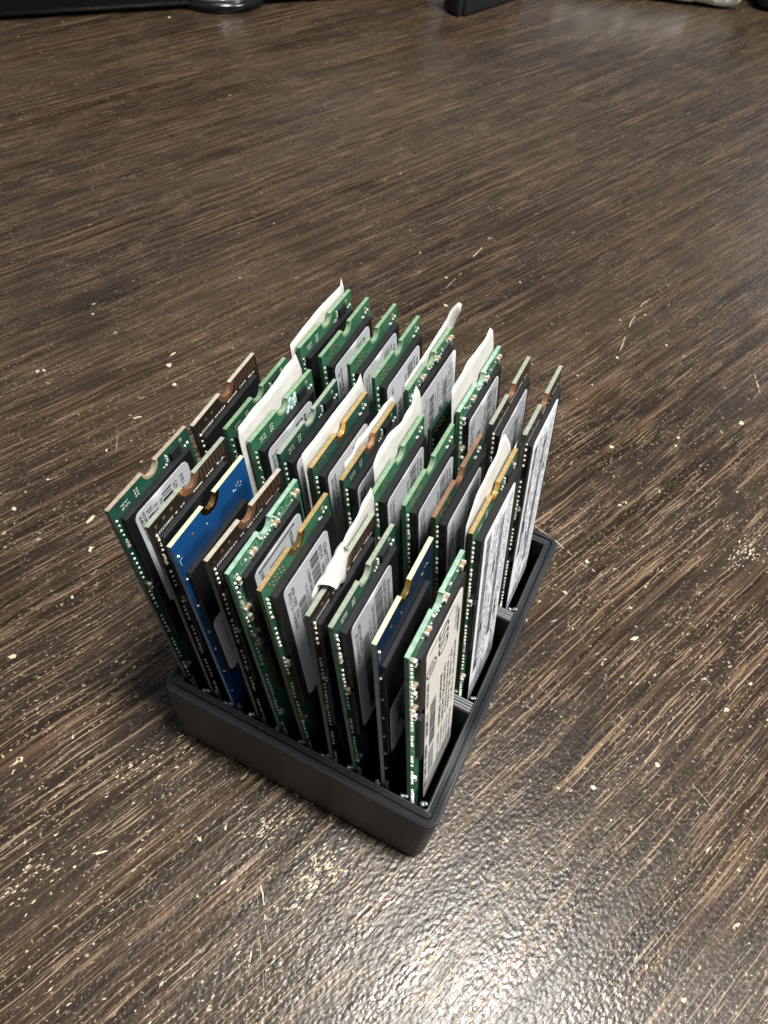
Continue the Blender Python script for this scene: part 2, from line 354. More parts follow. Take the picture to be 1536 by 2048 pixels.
for k, yy in enumerate((CELL + DIV + 0.4, 2 * (CELL + DIV) + 0.4, 0.4)):
    tp = obj('melted_tip', tips[k], tray); tp.location = ((WX - 0.6) * MM, yy * MM, 25.8 * MM)

# ---------------------------------------------------------------- print on labels
dg = None
_glyph = {}
def glyph(txt):
    if txt not in _glyph:
        cu = bpy.data.curves.new('g', 'FONT'); cu.body = txt; cu.size = 1.0; cu.resolution_u = 3
        o = bpy.data.objects.new('g', cu); C.objects.link(o)
        bpy.context.view_layer.update()
        me = o.evaluated_get(bpy.context.evaluated_depsgraph_get()).to_mesh()
        _glyph[txt] = ([(v.co.x, v.co.y) for v in me.vertices], [tuple(p.vertices) for p in me.polygons])
        bpy.data.objects.remove(o); bpy.data.curves.remove(cu)
    return _glyph[txt]
LEN = 80.0
def put_text(mb, txt, u, d, size, x, mi=0, sx=1.0):
    """text that runs down the drive: baseline along d, letter tops towards +u"""
    vs, fs = glyph(txt)
    mb.add([(x, u + b_ * size, LEN - (d + a * size * sx)) for a, b_ in vs], [tuple(reversed(f)) for f in fs], mi)
def quad(mb, x, u0, d0, u1, d1, mi=0):
    z0, z1 = LEN - d1, LEN - d0
    mb.add([(x, u0, z0), (x, u1, z0), (x, u1, z1), (x, u0, z1)], [(0, 1, 2, 3)], mi)
def text_line(mb, x, u, h, d0, d1, mi=0, dens=0.8, rnd=random):
    d = d0
    while d < d1:
        w_ = h * rnd.uniform(0.35, 0.8)
        if rnd.random() < dens:
            k = rnd.random()
            if k < 0.4: quad(mb, x, u, d, u + h, d + 0.22 * h, mi); quad(mb, x, u + h * rnd.choice((0, .4, .78)), d + 0.22 * h, u + h * rnd.choice((.25, .6, 1)), min(d + w_, d1), mi)
            elif k < 0.7: quad(mb, x, u, d, u + 0.22 * h, d + w_, mi); quad(mb, x, u + .78 * h, d, u + h, d + w_, mi); quad(mb, x, u + .22 * h, d, u + .78 * h, d + .2 * h, mi)
            else: quad(mb, x, u, d, u + h, d + 0.25 * h, mi); quad(mb, x, u, d + w_ - .2 * h, u + h, d + w_, mi)
        d += w_ + 0.22 * h
def barcode(mb, x, u0, u1, d0, d1, mi=0, rnd=random):
    d = d0
    while d < d1:
        w_ = rnd.choice((0.2, 0.3, 0.45, 0.6)); quad(mb, x, u0, d, u1, min(d + w_, d1), mi); d += w_ + rnd.choice((0.18, 0.2, 0.3, 0.4))

def print_common(u0, u1, d0, d1, x, seed, style):
    mb = MB(); rnd = random.Random(seed)
    W = u1 - u0
    if style == 'small':      # text rows near the right, barcode rows, blank strip near the left
        u = u1 - 1.7
        text_line(mb, x, u, 0.95, d0 + 2.2, min(d0 + 16, d1 - 1), 0, .95, rnd); u -= 1.45
        text_line(mb, x, u, 0.95, d0 + 1.2, min(d0 + 18, d1 - 1), 0, .95, rnd); u -= 3.0
        barcode(mb, x, u, u + 2.6, d0 + 1.2, min(d0 + 15, d1 - 2), 0, rnd); u -= 1.4
        text_line(mb, x, u, 0.9, d0 + 2.6, min(d0 + 17, d1 - 1), 0, .95, rnd); u -= 1.3
        text_line(mb, x, u, 0.8, d0 + 5.0, min(d0 + 17, d1 - 1), 1, .9, rnd); u -= 2.5
        barcode(mb, x, u, u + 2.2, d0 + 7, d1 - 2, 0, rnd)
        text_line(mb, x, u0 + 0.5, 0.8, d0 + 1.6, min(d0 + 12, d1 - 1), 0, .95, rnd)
        text_line(mb, x, u0 + 1.6, 0.8, d0 + 1.4, min(d0 + 10, d1 - 1), 0, .95, rnd)
        for uu in (u0 + 3, u0 + 4.2, u0 + 6, u1 - 5, u1 - 3):
            text_line(mb, x, uu, 0.8, d0 + 19, d1 - 1.5, 0, .9, rnd)
    elif style == 'long':
        u = u1 - 1.4
        k = 0
        while u > u0 + 1:
            if k % 5 == 3:
                u -= 1.6; barcode(mb, x, u, u + 2.2, d0 + rnd.uniform(1.5, 5), d0 + (d1 - d0) * rnd.uniform(.5, .9), 0, rnd); u -= 1.0
            else:
                a = d0 + rnd.uniform(1.2, 4)
                while a < d1 - 4:
                    e_ = min(a + rnd.uniform(9, 26), d1 - 1.5); text_line(mb, x, u, rnd.choice((.55, .7, .8)), a, e_, rnd.choice((0, 1, 1)), .8, rnd); a = e_ + rnd.uniform(1, 3)
                u -= rnd.uniform(1.0, 1.25)
            if k % 3 == 1:
                b0 = d0 + rnd.uniform(4, (d1 - d0) * .7); quad(mb, x + .004, u + .3, b0, u + 1.2, b0 + rnd.uniform(2, 6), 0)
            k += 1
    return mb

def print_first(x):      # left-most green drive: P/N and S/N rows, wide bars
    mb = MB()
    put_text(mb, 'P/N', 15.4, 5.9, 1.5, x); put_text(mb, 'S/N', 13.5, 5.9, 1.5, x)
    quad(mb, x, 10.3, 5.7, 13.0, 6.0); quad(mb, x, 10.5, 6.4, 12.8, 6.62); barcode(mb, x, 10.3, 13.0, 7.1, 11)
    put_text(mb, 'N', 9.3, 6.3, 1.4, x); put_text(mb, 'E', 7.8, 6.1, 1.4, x); quad(mb, x, 7.5, 7.4, 8.7, 7.65)
    quad(mb, x, 5.9, 5.7, 7.4, 5.95); quad(mb, x, 6.1, 6.3, 7.4, 6.5); barcode(mb, x, 5.9, 7.4, 7.2, 12)
    text_line(mb, x, 4.9, 0.6, 5.2, 12, 0, 1); text_line(mb, x, 4.0, 0.6, 5.4, 12, 0, 1)
    for uu in (15.3, 13.5, 9, 7.6): text_line(mb, x, uu, .9, 9.0, 16, 0, .9)
    return mb
def print_big(x):        # nearest drive: emblem ring, large letters, bars
    mb = MB(); cu, cdp = 6.2, 12.2
    for r0, r1 in ((1.75, 2.1), (1.0, 1.2)):
        for k in range(20):
            a, b_ = 2 * math.pi * k / 20, 2 * math.pi * (k + 1) / 20
            q = [(x, cu + r * math.cos(t_), LEN - cdp + r * math.sin(t_)) for r, t_ in ((r0, a), (r1, a), (r1, b_), (r0, b_))]
            mb.add(q, [(0, 1, 2, 3)])
    for k in range(3): quad(mb, x, cu - .6 + k * .5, cdp - .6, cu - .35 + k * .5, cdp + .6, 1)
    put_text(mb, 'SSD', 9.0, 6.6, 6.2, x, 0, 0.75)
    quad(mb, x, 5.0, 6.2, 15.5, 6.45); quad(mb, x, 17.6, 10.5, 18.2, 18)
    text_line(mb, x, 16.2, 1.2, 8, 16, 1, .9)
    text_line(mb, x, 4.4, 0.9, 15.5, 24, 0, .9); text_line(mb, x, 4.3, 1.2, 27, 36, 0, .9)
    barcode(mb, x, 6.2, 8.8, 26, 44); quad(mb, x, 6.0, 46, 8.6, 58, 1)
    for uu, h_ in ((10.6, .9), (12.2, .9), (13.8, .8), (15.2, .8), (16.8, .9)):
        text_line(mb, x, uu, h_, 25 - uu * .3, 44, 0, .85); text_line(mb, x, uu, h_, 47, 62, 1, .85)
    text_line(mb, x, 4.2, 1.0, 40, 60, 0, .8)
    return mb

# ---------------------------------------------------------------- drives
def board_outline(length, notch=True):
    pts = [(0.0, 0.0), (22.0, 0.0)] + [(22.0, length)]
    if notch:
        for k in range(11):
            a = R(-180 * k / 10); pts.append((11 + 1.75 * math.cos(a), length + 1.75 * math.sin(a)))
    pts.append((0.0, length))
    # small side nicks of the board edge
    return pts
def half_ring(mb, x, r0, r1, length, mi=0, thick=0.05, n=12):
    for k in range(n):
        a, b_ = R(-180 * k / n), R(-180 * (k + 1) / n)
        vs = [(xx, 11 + r * math.cos(t_), length + r * math.sin(t_)) for xx in (x, x + thick) for r, t_ in ((r0, a), (r1, a), (r1, b_), (r0, b_))]
        mb.add(vs, [(7, 6, 5, 4), (0, 1, 5, 4), (1, 2, 6, 5), (2, 3, 7, 6), (3, 0, 4, 7)], mi)
def barrel(mb, length, x0=-0.03, x1=0.83, n=12, mi=0):
    for k in range(n):
        a, b_ = R(-180 * k / n), R(-180 * (k + 1) / n)
        vs = []
        for r in (1.70, 1.76):
            for t_ in (a, b_): vs += [(x0, 11 + r * math.cos(t_), length - 0.0 + r * math.sin(t_)), (x1, 11 + r * math.cos(t_), length + r * math.sin(t_))]
        mb.add(vs, [(0, 1, 3, 2), (4, 6, 7, 5), (1, 5, 7, 3), (0, 2, 6, 4)], mi)
def dot(mb, x, u, z, r, h=0.25, mi=0):
    vs = [(x + h, u, z)]
    for k in range(6):
        a = math.pi * k / 3; vs.append((x, u + r * math.cos(a), z + r * math.sin(a)))
    vs += [(x + h * .75, u + r * .62 * math.cos(math.pi * k / 3), z + r * .62 * math.sin(math.pi * k / 3)) for k in range(6)]
    mb.add(vs, [(0, 7 + k, 7 + (k + 1) % 6) for k in range(6)] + [(7 + k, 1 + k, 1 + (k + 1) % 6, 7 + (k + 1) % 6) for k in range(6)], mi)

cap_mb = MB(); cap_mb.box(0, -0.32, -0.75, 0.55, 0.32, 0.75, 1, 0.06)
cap_mb.box(-0.02, -0.36, -0.80, 0.6, 0.36, -0.42, 0, 0.07); cap_mb.box(-0.02, -0.36, 0.42, 0.6, 0.36, 0.80, 0, 0.07)
cap_me = cap_mb.mesh('capacitor', [M['solder'], M['capb']])
sc_mb = MB(); sc_mb.box(0, 0, 0, 0.5, 2.7, 1.8, 0, 0.06)
smallchip_me = sc_mb.mesh('small_chip', [M['chip']])
board_cache = {}
def board_mesh(face, edge, length, side=None):
    k = (face, edge, length, side)
    if k not in board_cache:
        mb = MB(); mb.prism(board_outline(length), 0.0, 0.8, 0, 1)
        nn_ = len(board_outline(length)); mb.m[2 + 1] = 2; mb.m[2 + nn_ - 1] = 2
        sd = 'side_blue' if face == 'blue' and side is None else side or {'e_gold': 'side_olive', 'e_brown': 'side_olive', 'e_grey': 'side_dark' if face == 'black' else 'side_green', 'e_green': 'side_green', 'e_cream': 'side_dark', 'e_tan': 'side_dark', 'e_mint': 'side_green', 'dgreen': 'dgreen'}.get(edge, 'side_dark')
        board_cache[k] = mb.mesh('circuit_board', [M[face], M[edge], M[sd]])
    return board_cache[k]
def chip_mesh(u0, d0, u1, d1, th, L_):
    mb = MB(); mb.box(0.83, u0, L_ - d1, 0.83 + th, u1, L_ - d0, 0, 0.07)
    return mb.mesh('memory_chip', [M['chip']])
chip_cache = {}

def paper_mesh(prof, bottom=50, curl=0.0, wave=0.5, seed=1, x=-0.42, cc=None):
    rnd = random.Random(seed); wave *= .3; curl *= .5
    cols = []
    u0, u1 = prof[0][0], prof[-1][0]; nc = 30; nr = 14
    def top(u):
        for (a, da), (b_, db) in zip(prof, prof[1:]):
            if a <= u <= b_: return da + (db - da) * (u - a) / max(b_ - a, 1e-6)
        return prof[-1][1]
    us = sorted(set([u0 + (u1 - u0) * k / nc for k in range(nc + 1)] + [p[0] for p in prof]))
    ph = [rnd.uniform(0, 6.28) for _ in range(4)]
    mb = MB(); fr = []
    for side in (0, 1):
        for u in us:
            tp = top(u)
            for k in range(nr + 1):
                f = (k / nr) ** 0.5
                d = bottom + (tp - bottom) * f
                above = max(0.0, 2.0 - d)
                xx = x + curl * above * above * 0.05 * (1 + 0.4 * math.sin(u * 0.5 + ph[0])) + wave * 0.05 * above * math.sin(u * 1.1 + ph[1]) + wave * .10 * math.sin(u * .35 + d * .2 + ph[2]) * (1 if d < 20 else 0.3)
                if cc and u > cc[0]: xx += (u - cc[0]) ** 2 * cc[1] * min(above, 4)
                out = max(0.0, u - 22.2)
                xx -= 0.0 if not out else 0.02 * out
                xx = min(xx, -0.12 if d > 0 and u < 22.1 and u > -.1 else 99)
                mb.v.append((xx - 0.09 * side, u, LEN - d))
    nu = len(us); S = nu * (nr + 1)
    for s in (0, 1):
        for i in range(nu - 1):
            for k in range(nr):
                a = s * S + i * (nr + 1) + k; q = (a, a + nr + 1, a + nr + 2, a + 1)
                mb.f.append(q if s == 0 else tuple(reversed(q))); mb.m.append(0)
    for i in range(nu - 1):
        a = i * (nr + 1) + nr; mb.f.append((a, a + nr + 1, S + a + nr + 1, S + a)); mb.m.append(0)
    for k in range(nr):
        for i in (0, nu - 1):
            a = i * (nr + 1) + k; mb.f.append((a, a + 1, S + a + 1, S + a)); mb.m.append(0)
    return mb

SLOT0, PITCH = 2.9, 6.05
def drive(name, row, slot, top, lab, board, edge, style, length=80.0, labelspec=None, paper=None, notch='plain', group=None, seed=0, side=None):
    global LEN
    LEN = length
    rnd = random.Random(seed * 13 + 5)
    x, y, z, yw = top
    T = Vector((x - yw, y, z)); ac = Vector((2 * yw, 22, 0)).normalized()
    yb0 = row * (CELL + DIV) + (CELL - 22) / 2
    by = max(yb0 - 0.35, min(yb0 + 0.35, y)); bx = SLOT0 + PITCH * slot
    hz = math.sqrt(max(length ** 2 - (T.x - bx) ** 2 - (y - by) ** 2, 1)); bz = T.z - hz
    up = Vector((T.x - bx, y - by, hz)).normalized()
    nx = ac.cross(up).normalized(); ac = up.cross(nx).normalized()
    mw = Matrix((( nx.x, ac.x, up.x), (nx.y, ac.y, up.y), (nx.z, ac.z, up.z)))
    root = bpy.data.objects.new(name, None); C.objects.link(root)
    root.matrix_world = Matrix.Translation(Vector((bx, by, bz)) * MM) @ mw.to_4x4()
    root['label'] = lab; root['category'] = 'circuit card'; root['group'] = group or 'circuit cards standing in the tray'
    bo = obj('circuit_board', board_mesh(board, edge, length, side), root)
    # notch plating
    mk = {'copper': 'copper', 'gold': 'gold', 'plain': edge}[notch]
    nm = MB(); half_ring(nm, 0.8, 1.76, 2.75 if notch != 'plain' else 2.2, length); half_ring(nm, -0.05, 1.76, 2.6, length); barrel(nm, length)
    obj('notch_plating', nm.mesh('notch_plating', [M[mk]]), root)
    # chips
    th = 1.15
    if style == 'blue': spec = [(1.0, 8.0, 18.9, 22.5, 0.95), (1.4, 23.4, 18.5, 44, 0.7)]
    elif style == 'black': spec = [(1.3, 3.7, 20.0, 21.4, 0.95), (1.3, 23.0, 20.0, 41, 0.95), (3, 45, 17, 57, 0.9)]
    elif style == 'trace': spec = [(2.2, 3.1, 20.2, 22, 1.0), (2.4, 25, 20.0, 42, 1.0), (6, 46, 18, 58, 0.9)]
    else: spec = [(1.6, 3.3, 20.2, 21.4, th), (1.6, 23.0, 20.2, 41, th), (4, 45, 18, 57, 0.9)]
    for c_ in spec:
        if c_[3] > length - 8: continue
        k = (c_, length)
        if k not in chip_cache: chip_cache[k] = chip_mesh(*c_, length)
        obj('memory_chip', chip_cache[k], root)
    th = spec[0][4]
    # solder dots, vias, silkscreen: tiny pieces joined
    sm = MB()
    d = 3.2
    while d < min(70, length - 8):
        for k in range(rnd.randint(4, 6) if style != 'blue' else 1):
            dot(sm, 0.8, 0.75 + rnd.uniform(-.08, .08) + (0.25 if style == 'black' else 0), length - d, rnd.uniform(.22, .33), 0.3)
            d += rnd.uniform(1.15, 1.6)
            if rnd.random() < 0.15: dot(sm, 0.8, 1.15, length - d + .5, .15, 0.15)
        if rnd.random() < 0.4 and style != 'blue':
            for k in range(rnd.randint(4, 9)):
                sm.box(0.8, .5 + rnd.uniform(0, .3), length - d, 1.0, .85 + rnd.uniform(0, .3), length - d + .28); d += 0.42
        d += rnd.uniform(0.8, 4.0) + (4 if style == 'blue' else 0)
    d = 58
    while d < min(74, length - 4):
        dot(sm, 0.8, 0.55, length - d, .24, .25); dot(sm, 0.8, 1.1, length - d + .1, .26, .3); d += .72
    if style in ('green',):
        for k in range(5): sm.box(0.8, 14.9 + (k % 2) * .12, length - (1.2 + .32 * k), 1.05, 15.25 + (k % 2) * .12, length - (1.0 + .32 * k))
        dot(sm, 0.8, 14.7, length - 3.0, .3, .2); dot(sm, .8, 14.0, length - 3.0, .2, .2)
        dot(sm, 0.8, 21.0, length - 3.1, .35, .3); dot(sm, .8, 20.2, length - 3.2, .28, .3)
    if style == 'plain':
        dot(sm, 0.8, 20.6, length - 2.2, .38, .3); dot(sm, .8, 19.7, length - 2.3, .3, .3); dot(sm, .8, 18.2, length - 2.6, .33, .3); dot(sm, .8, 18.9, length - 2.9, .2, .2)
    if style == 'trace':
        for k in range(15):
            uu = rnd.uniform(1, 21); dd = rnd.uniform(.8, 2.9)
            if abs(uu - 11) < 2.6 and dd < 2.9: continue
            dot(sm, .8, uu, length - dd, rnd.uniform(.13, .3), .25)
        for k in range(9): dot(sm, .8, 11 + 2.35 * math.cos(R(-20 * k - 10)), length + 2.45 * math.sin(R(-20 * k - 10)), .24, .22)
    obj('solder_dots', sm.mesh('solder_dots', [M['solder']]), root, kind='stuff')
    # marks
    kk = MB()
    if style == 'black':
        u = 4.0
        while u < 19.5:
            if not (9.5 < u < 10.2): quad(kk, 0.83, u, 3.0, u + rnd.uniform(.25, .5), 3.35)
            u += rnd.choice((.55, .6, .7, 1.5))
        u = 1.6
        while u < 5.5: quad(kk, .83, u, 2.9, u + .18, 3.45); quad(kk, .83, u, 2.9, u + .35, 3.05); u += .5
        put_text(kk, 'R', 19.8, 3.0, .8, .83)
        for u_, r_ in ((20.4, .5),):
            quad(kk, .83, 18.6, 3.4, 20.8, 3.5)
    elif style == 'blue':
        for k in range(7):
            a = rnd.uniform(0, 6.28); quad(kk, .83, 18.7 + .7 * math.cos(a), 4.0 + .6 * math.sin(a), 19.0 + .7 * math.cos(a), 4.15 + .6 * math.sin(a))
        quad(kk, .83, 17.4, 4.3, 17.9, 4.5); quad(kk, .83, 17.0, 3.9, 17.3, 4.4); quad(kk, .83, 8.8, 3.7, 9.0, 4.1)
        for c0, c1, dd in ((0.7, 1.5, 4.3),): quad(kk, .83, c0, dd, c1, dd + .12); quad(kk, .83, c0, dd, c0 + .12, dd + 1.6)
    elif style == 'green':
        for r0 in (1.3, 2.1):
            uu = 2.2
            for k in range(6): quad(kk, .83, uu + r0 * .2, r0, uu + r0 * .2 + .16, r0 + rnd.choice((.2, .45))); uu += .34
        for a, b_ in ((6.1, 1.1), (6.7, 1.1), (6.1, 1.75), (6.7, 1.75), (6.1, 2.4), (6.7, 2.4)): quad(kk, .83, a, b_, a + .32, b_ + .32)
    if kk.f: obj('printed_marks', kk.mesh('printed_marks', [M['silk']]), root)
    if style == 'plain':
        vm = MB()
        for i in range(6):
            for j in range(2):
                if rnd.random() < .88: dot(vm, .8, 2.2 + i * .8 + j * .15, length - 1.0 - j * 1.1 - (i % 2) * .35, .2, .15)
        obj('via_dots', vm.mesh('via_dots', [M['gold' if seed % 2 else 'copper']]), root, kind='stuff')
    if style == 'green':
        o = obj('small_chip', smallchip_me, root); o.location = (.8 * MM, 16 * MM, (length - 3.0) * MM)
    if style in ('green', 'plain', 'trace'):
        vm = MB(); dot(vm, .8, 19.6, length - 1.2, .45, .06); obj('round_pad', vm.mesh('round_pad', [M['e_tan']]), root)
    if style == 'black':
        vm = MB()
        dot(vm, .8, 5.6, length - 1.5, .38, .1); dot(vm, .8, 3.6, length - 1.5, .38, .1)
        obj('copper_pads', vm.mesh('copper_pads', [M['copper']]), root, kind='stuff')
        vm = MB(); dot(vm, .8, 1.6, length - 1.5, .5, .1); obj('round_pad', vm.mesh('round_pad', [M['gold']]), root)
        vm = MB()
        for k in range(8): quad(vm, .83, 13.9 + k * .95, .3, 14.5 + k * .95, 2.7)
        obj('contact_strips', vm.mesh('contact_strips', [M['copper_dull']]), root, kind='stuff')
    if style == 'blue':
        vm = MB(); dot(vm, .8, 5.2, length - 2.6, .33, .1); dot(vm, .8, 9.4, length - .9, .2, .05); obj('copper_pads', vm.mesh('copper_pads', [M['copper']]), root, kind='stuff')
    if style == 'trace':
        tr = MB()
        def line(pts, wd=.1):
            for (a, b_), (c_, d_) in zip(pts, pts[1:]):
                v = Vector((c_ - a, d_ - b_)); q = Vector((-v.y, v.x)).normalized() * wd / 2
                tr.add([(.835, a + q.x, length - (b_ + q.y)), (.835, a - q.x, length - (b_ - q.y)), (.835, c_ - q.x, length - (d_ - q.y)), (.835, c_ + q.x, length - (d_ + q.y))], [(0, 1, 2, 3)])
        line([(2.0, 2.9), (9.0, 2.9), (9.8, 2.4)]); line([(12.5, 2.7), (20, 2.7), (20, 1.0)]); line([(3.2, .6), (8.0, .6), (8.0, 1.6), (3.2, 1.6), (3.2, .6)]); line([(4, 2.2), (8.6, 2.2)])
        for k in range(11):
            dd = 4 + k * 3.2; line([(1.0, dd), (1.6, dd + .8), (1.6, dd + 2.0), (.9, dd + 2.7)], .13); line([(.5, dd + 1.0), (1.2, dd + 1.0), (1.2, dd + 2.2), (.5, dd + 2.2), (.5, dd + 1)], .1)
        for cu_, cr_ in ((15.5, .9), (18.2, 1.0)):
            line([(cu_ + cr_ * math.cos(R(30 * k)), 1.5 + cr_ * .9 * math.sin(R(30 * k))) for k in range(13)], .1)
        obj('trace_lines', tr.mesh('trace_lines', [M['trace']]), root, kind='stuff')
    caps = {'trace': [(1.5, 3.4), (1.5, 11.0), (1.5, 14.0), (1.5, 19), (1.5, 22), (6.5, 1.7), (20.5, 1.8), (13.6, 2.2), (1.5, 50)], 'green': [(1.2, 22.2), (1.2, 52)], 'plain': [(1.2, 24), (1.2, 47)], 'black': [(1.6, 22.2)], 'blue': []}[style]
    for k, (u_, d_) in enumerate(caps):
        if d_ > length - 5: continue
        o = obj('capacitor', cap_me, root); o.location = (.8 * MM, u_ * MM, (length - d_) * MM)
        if u_ > 3 or k % 2: o.rotation_euler = (R(90), 0, 0)
    # label
    if labelspec:
        u0, u1, d0, d1, pr, mt = labelspec
        xl = .83 + th + .04
        lm = MB(); lm.prism(rrect(u0, length - d1, u1, length - d0, 1.4), xl - .03, xl + .06)
        lo = obj('label', lm.mesh('label', [M[mt]]), root)
        xp = xl + .06 + .035
        if pr == 'first': pm = print_first(xp)
        elif pr == 'big': pm = print_big(xp)
        elif pr == 'band':
            pm = MB(); put_text(pm, 'e', 5.4, d0 + .6, .1, xp)
            quad(pm, xp, u0 + 1.1, d0 + .75, u0 + 13, d0 + 1.15, 0); text_line(pm, xp, u0 + 1.4, .9, d0 + 1.6, d1 - 2); barcode(pm, xp, u0 + 4, u0 + 9, d0 + 3, d1 - 4)
            text_line(pm, xp, u0 + 11, .9, d0 + 1.6, d1 - 2)
        else: pm = print_common(u0 + .4, u1 - .3, d0 + .3, d1 - .5, xp, seed, pr)
        obj('label_print', pm.mesh('label_print', [M['ink'], M['ink_grey']]), lo)
    if paper:
        pmh = paper_mesh(**paper)
        obj('loose_paper_label', pmh.mesh('loose_paper_label', [M['paper']], True), root, label='off white paper label sticking up behind the board')
    return root

SM = (2.5, 18.7, 4.25, 40, 'small', 'label')
LG = (3.0, 18.8, 4.6, 67, 'long', 'label')
D = 'solid_state_drive'
GA, GB, GC = 'circuit cards in the near row of the tray', 'circuit cards in the middle row of the tray', 'circuit cards in the far row of the tray'
P_ = dict
# near row
a1 = drive(D, 0, 0, (-7.93, 1.6, 81.68, -.21), 'dark green circuit card at the left end, white label reading P/N and S/N', 'dgreen', 'e_tan', 'green', labelspec=(3.2, 18.4, 4.4, 30, 'first', 'label'), group=GA, seed=1)
drive(D, 0, 1, (.85, 1.04, 84.0, -.22), 'black circuit card standing between the P/N label card and the bright blue card', 'black', 'e_grey', 'black', notch='copper', group=GA, seed=2)
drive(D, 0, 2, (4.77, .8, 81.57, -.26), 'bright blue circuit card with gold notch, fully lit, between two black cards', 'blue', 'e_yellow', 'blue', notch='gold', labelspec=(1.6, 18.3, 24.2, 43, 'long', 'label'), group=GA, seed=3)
drive(D, 0, 3, (11.74, 1.26, 81.98, .06), 'black circuit card with copper notch directly right of the bright blue card', 'black', 'e_cream', 'black', notch='copper', group=GA, seed=4)
drive(D, 0, 4, (15.38, 1.09, 81.39, -.23), 'light green circuit card with pale trace lines and one dark printed band on its label', 'lgreen', 'e_mint', 'trace', labelspec=(4.2, 19.4, 4.9, 36, 'band', 'label'), group=GA, seed=5)
drive(D, 0, 5, (21.48, .84, 81.64, -.15), 'green circuit card with gold edge and widely visible barcode label, near row', 'green', 'e_gold', 'plain', notch='gold', labelspec=(3.4, 18.2, 4.3, 40, 'small', 'label'), group=GA, seed=6)
a7 = drive(D, 0, 6, (30.61, .06, 82.97, -.06), 'black circuit card with a crumpled white paper strip curling over its top', 'black', 'e_grey', 'black', notch='copper', group=GA, seed=7,
   paper=P_(prof=[(3.2, -.6), (5, -1.4), (10, -1.4), (14, -1.9), (18, -3.0), (22, -3.7), (23.6, -4.2), (24.4, -1)], curl=-.2, wave=1.8, seed=4))
drive(D, 0, 7, (34.23, .59, 81.73, -.08), 'grey edged green circuit card standing between the curled paper and the navy card', 'dgreen', 'e_grey', 'green', labelspec=(3.0, 17.6, 4.4, 40, 'small', 'label'), group=GA, seed=8)
drive(D, 0, 8, (41.27, .89, 82.5, -.21), 'navy blue circuit card with pale yellow edge, beside the front corner card', 'navy', 'e_yellow', 'blue', notch='gold', labelspec=(1.6, 18.3, 24.2, 43, 'long', 'label'), group=GA, seed=9, side='side_pale')
a10 = drive(D, 0, 9, (46.62, 1.37, 82.23, -.05), 'mint edged circuit card at the front corner, long beige label with ring emblem', 'lgreen', 'e_mint', 'trace', labelspec=(4.0, 19.2, 5.2, 67, 'big', 'label_beige'), group=GA, seed=10)
# middle row
drive(D, 1, 0, (-7.82, 24.6, 80.9, -.45), 'black circuit card with striped contacts at the left end of the middle row', 'black', 'e_cream', 'black', notch='copper', group=GB, seed=11)
drive(D, 1, 1, (-1.87, 26.45, 81.56, -.34), 'green circuit card between the middle row end card and the widest white paper', 'green', 'e_green', 'green', group=GB, seed=12)
b3 = drive(D, 1, 2, (3.74, 26.11, 81.47, -.05), 'green circuit card with a painted glare by its notch and wide white paper behind', 'green', 'e_green', 'green', labelspec=SM, group=GB, seed=13,
   paper=P_(prof=[(-1.4, 3), (-1.2, -1.6), (-.6, -3.5), (5, -3.8), (10, -4.0), (19.0, -4.7), (19.8, -4.9), (20.5, -1.0)], curl=-.3, wave=.5, seed=2))
drive(D, 1, 3, (9.54, 26.25, 81.61, -.25), 'dark green circuit card with a grey scuffed edge, fourth in the middle row', 'dgreen', 'e_grey', 'green', labelspec=SM, group=GB, seed=14)
drive(D, 1, 4, (16.05, 26.37, 81.57, -.15), 'dark green circuit card with bright gold edge and gold notch, straight paper behind it', 'dgreen', 'e_gold', 'plain', notch='gold', labelspec=SM, group=GB, seed=15,
   paper=P_(prof=[(-.6, 1), (-.3, -3.0), (5, -3.0), (11, -2.8), (20.5, -3.0), (22.4, -3.6), (22.9, 0)], curl=-.3, wave=.4, seed=3))
drive(D, 1, 5, (22.13, 26.45, 81.82, -.12), 'dark green circuit card with torn crumpled white paper behind its orange-gold edge', 'dgreen', 'e_gold', 'green', notch='copper', labelspec=SM, group=GB, seed=16,
   paper=P_(prof=[(2.8, 6), (3.2, -.9), (5.6, -.7), (6.0, -.4), (9, -1.5), (13, -.9), (17, -1.3), (22.4, -.8), (23.5, .6)], curl=-.2, wave=2.2, seed=9))
drive(D, 1, 6, (28.07, 26.48, 81.61, -.16), 'green circuit card with tall peaked white paper behind it, middle of the tray', 'green', 'e_green', 'plain', labelspec=SM, group=GB, seed=17,
   paper=P_(prof=[(3.0, 3), (3.2, -4.0), (9.5, -5.0), (15, -3.9), (19.5, -3.9), (21.6, -5.6), (22.6, -5.9), (23.4, -4.0), (23.8, 0)], curl=-.3, wave=.9, seed=5))
drive(D, 1, 7, (34.05, 26.7, 82.11, -.11), 'bright green circuit card without paper, left of the reddish brown edged card', 'lgreen', 'e_green', 'plain', labelspec=SM, group=GB, seed=18)
drive(D, 1, 8, (39.62, 26.91, 82.23, -.02), 'dark green circuit card with a reddish brown edge and copper notch, middle row', 'dgreen', 'e_brown', 'plain', notch='copper', labelspec=SM, group=GB, seed=20)
drive(D, 1, 9, (46.53, 26.91, 82.29, .04), 'gold edged green circuit card at the right end of the middle row', 'green', 'e_gold', 'green', notch='gold', labelspec=LG, group=GB, seed=21,
   paper=P_(prof=[(-.2, 1), (.2, -1.2), (2, -2.8), (10, -4.9), (17.6, -6.2), (18.6, -6.0), (21.2, -1.2), (22.3, 2.4), (26.2, 2.2), (26.4, 8)], curl=-.3, wave=.8, seed=6, bottom=46))
rs = MB(); LEN = 80
for (u_, d_, r_) in ((13.4, 1.0, .9), (14.3, 1.7, .9), (12.9, 2.2, .7), (15.2, .9, .7), (14.9, 2.6, .6), (12.2, 2.9, .5), (13.8, 3.0, .5)):
    dot(rs, .8, u_, LEN - d_, r_, .16)
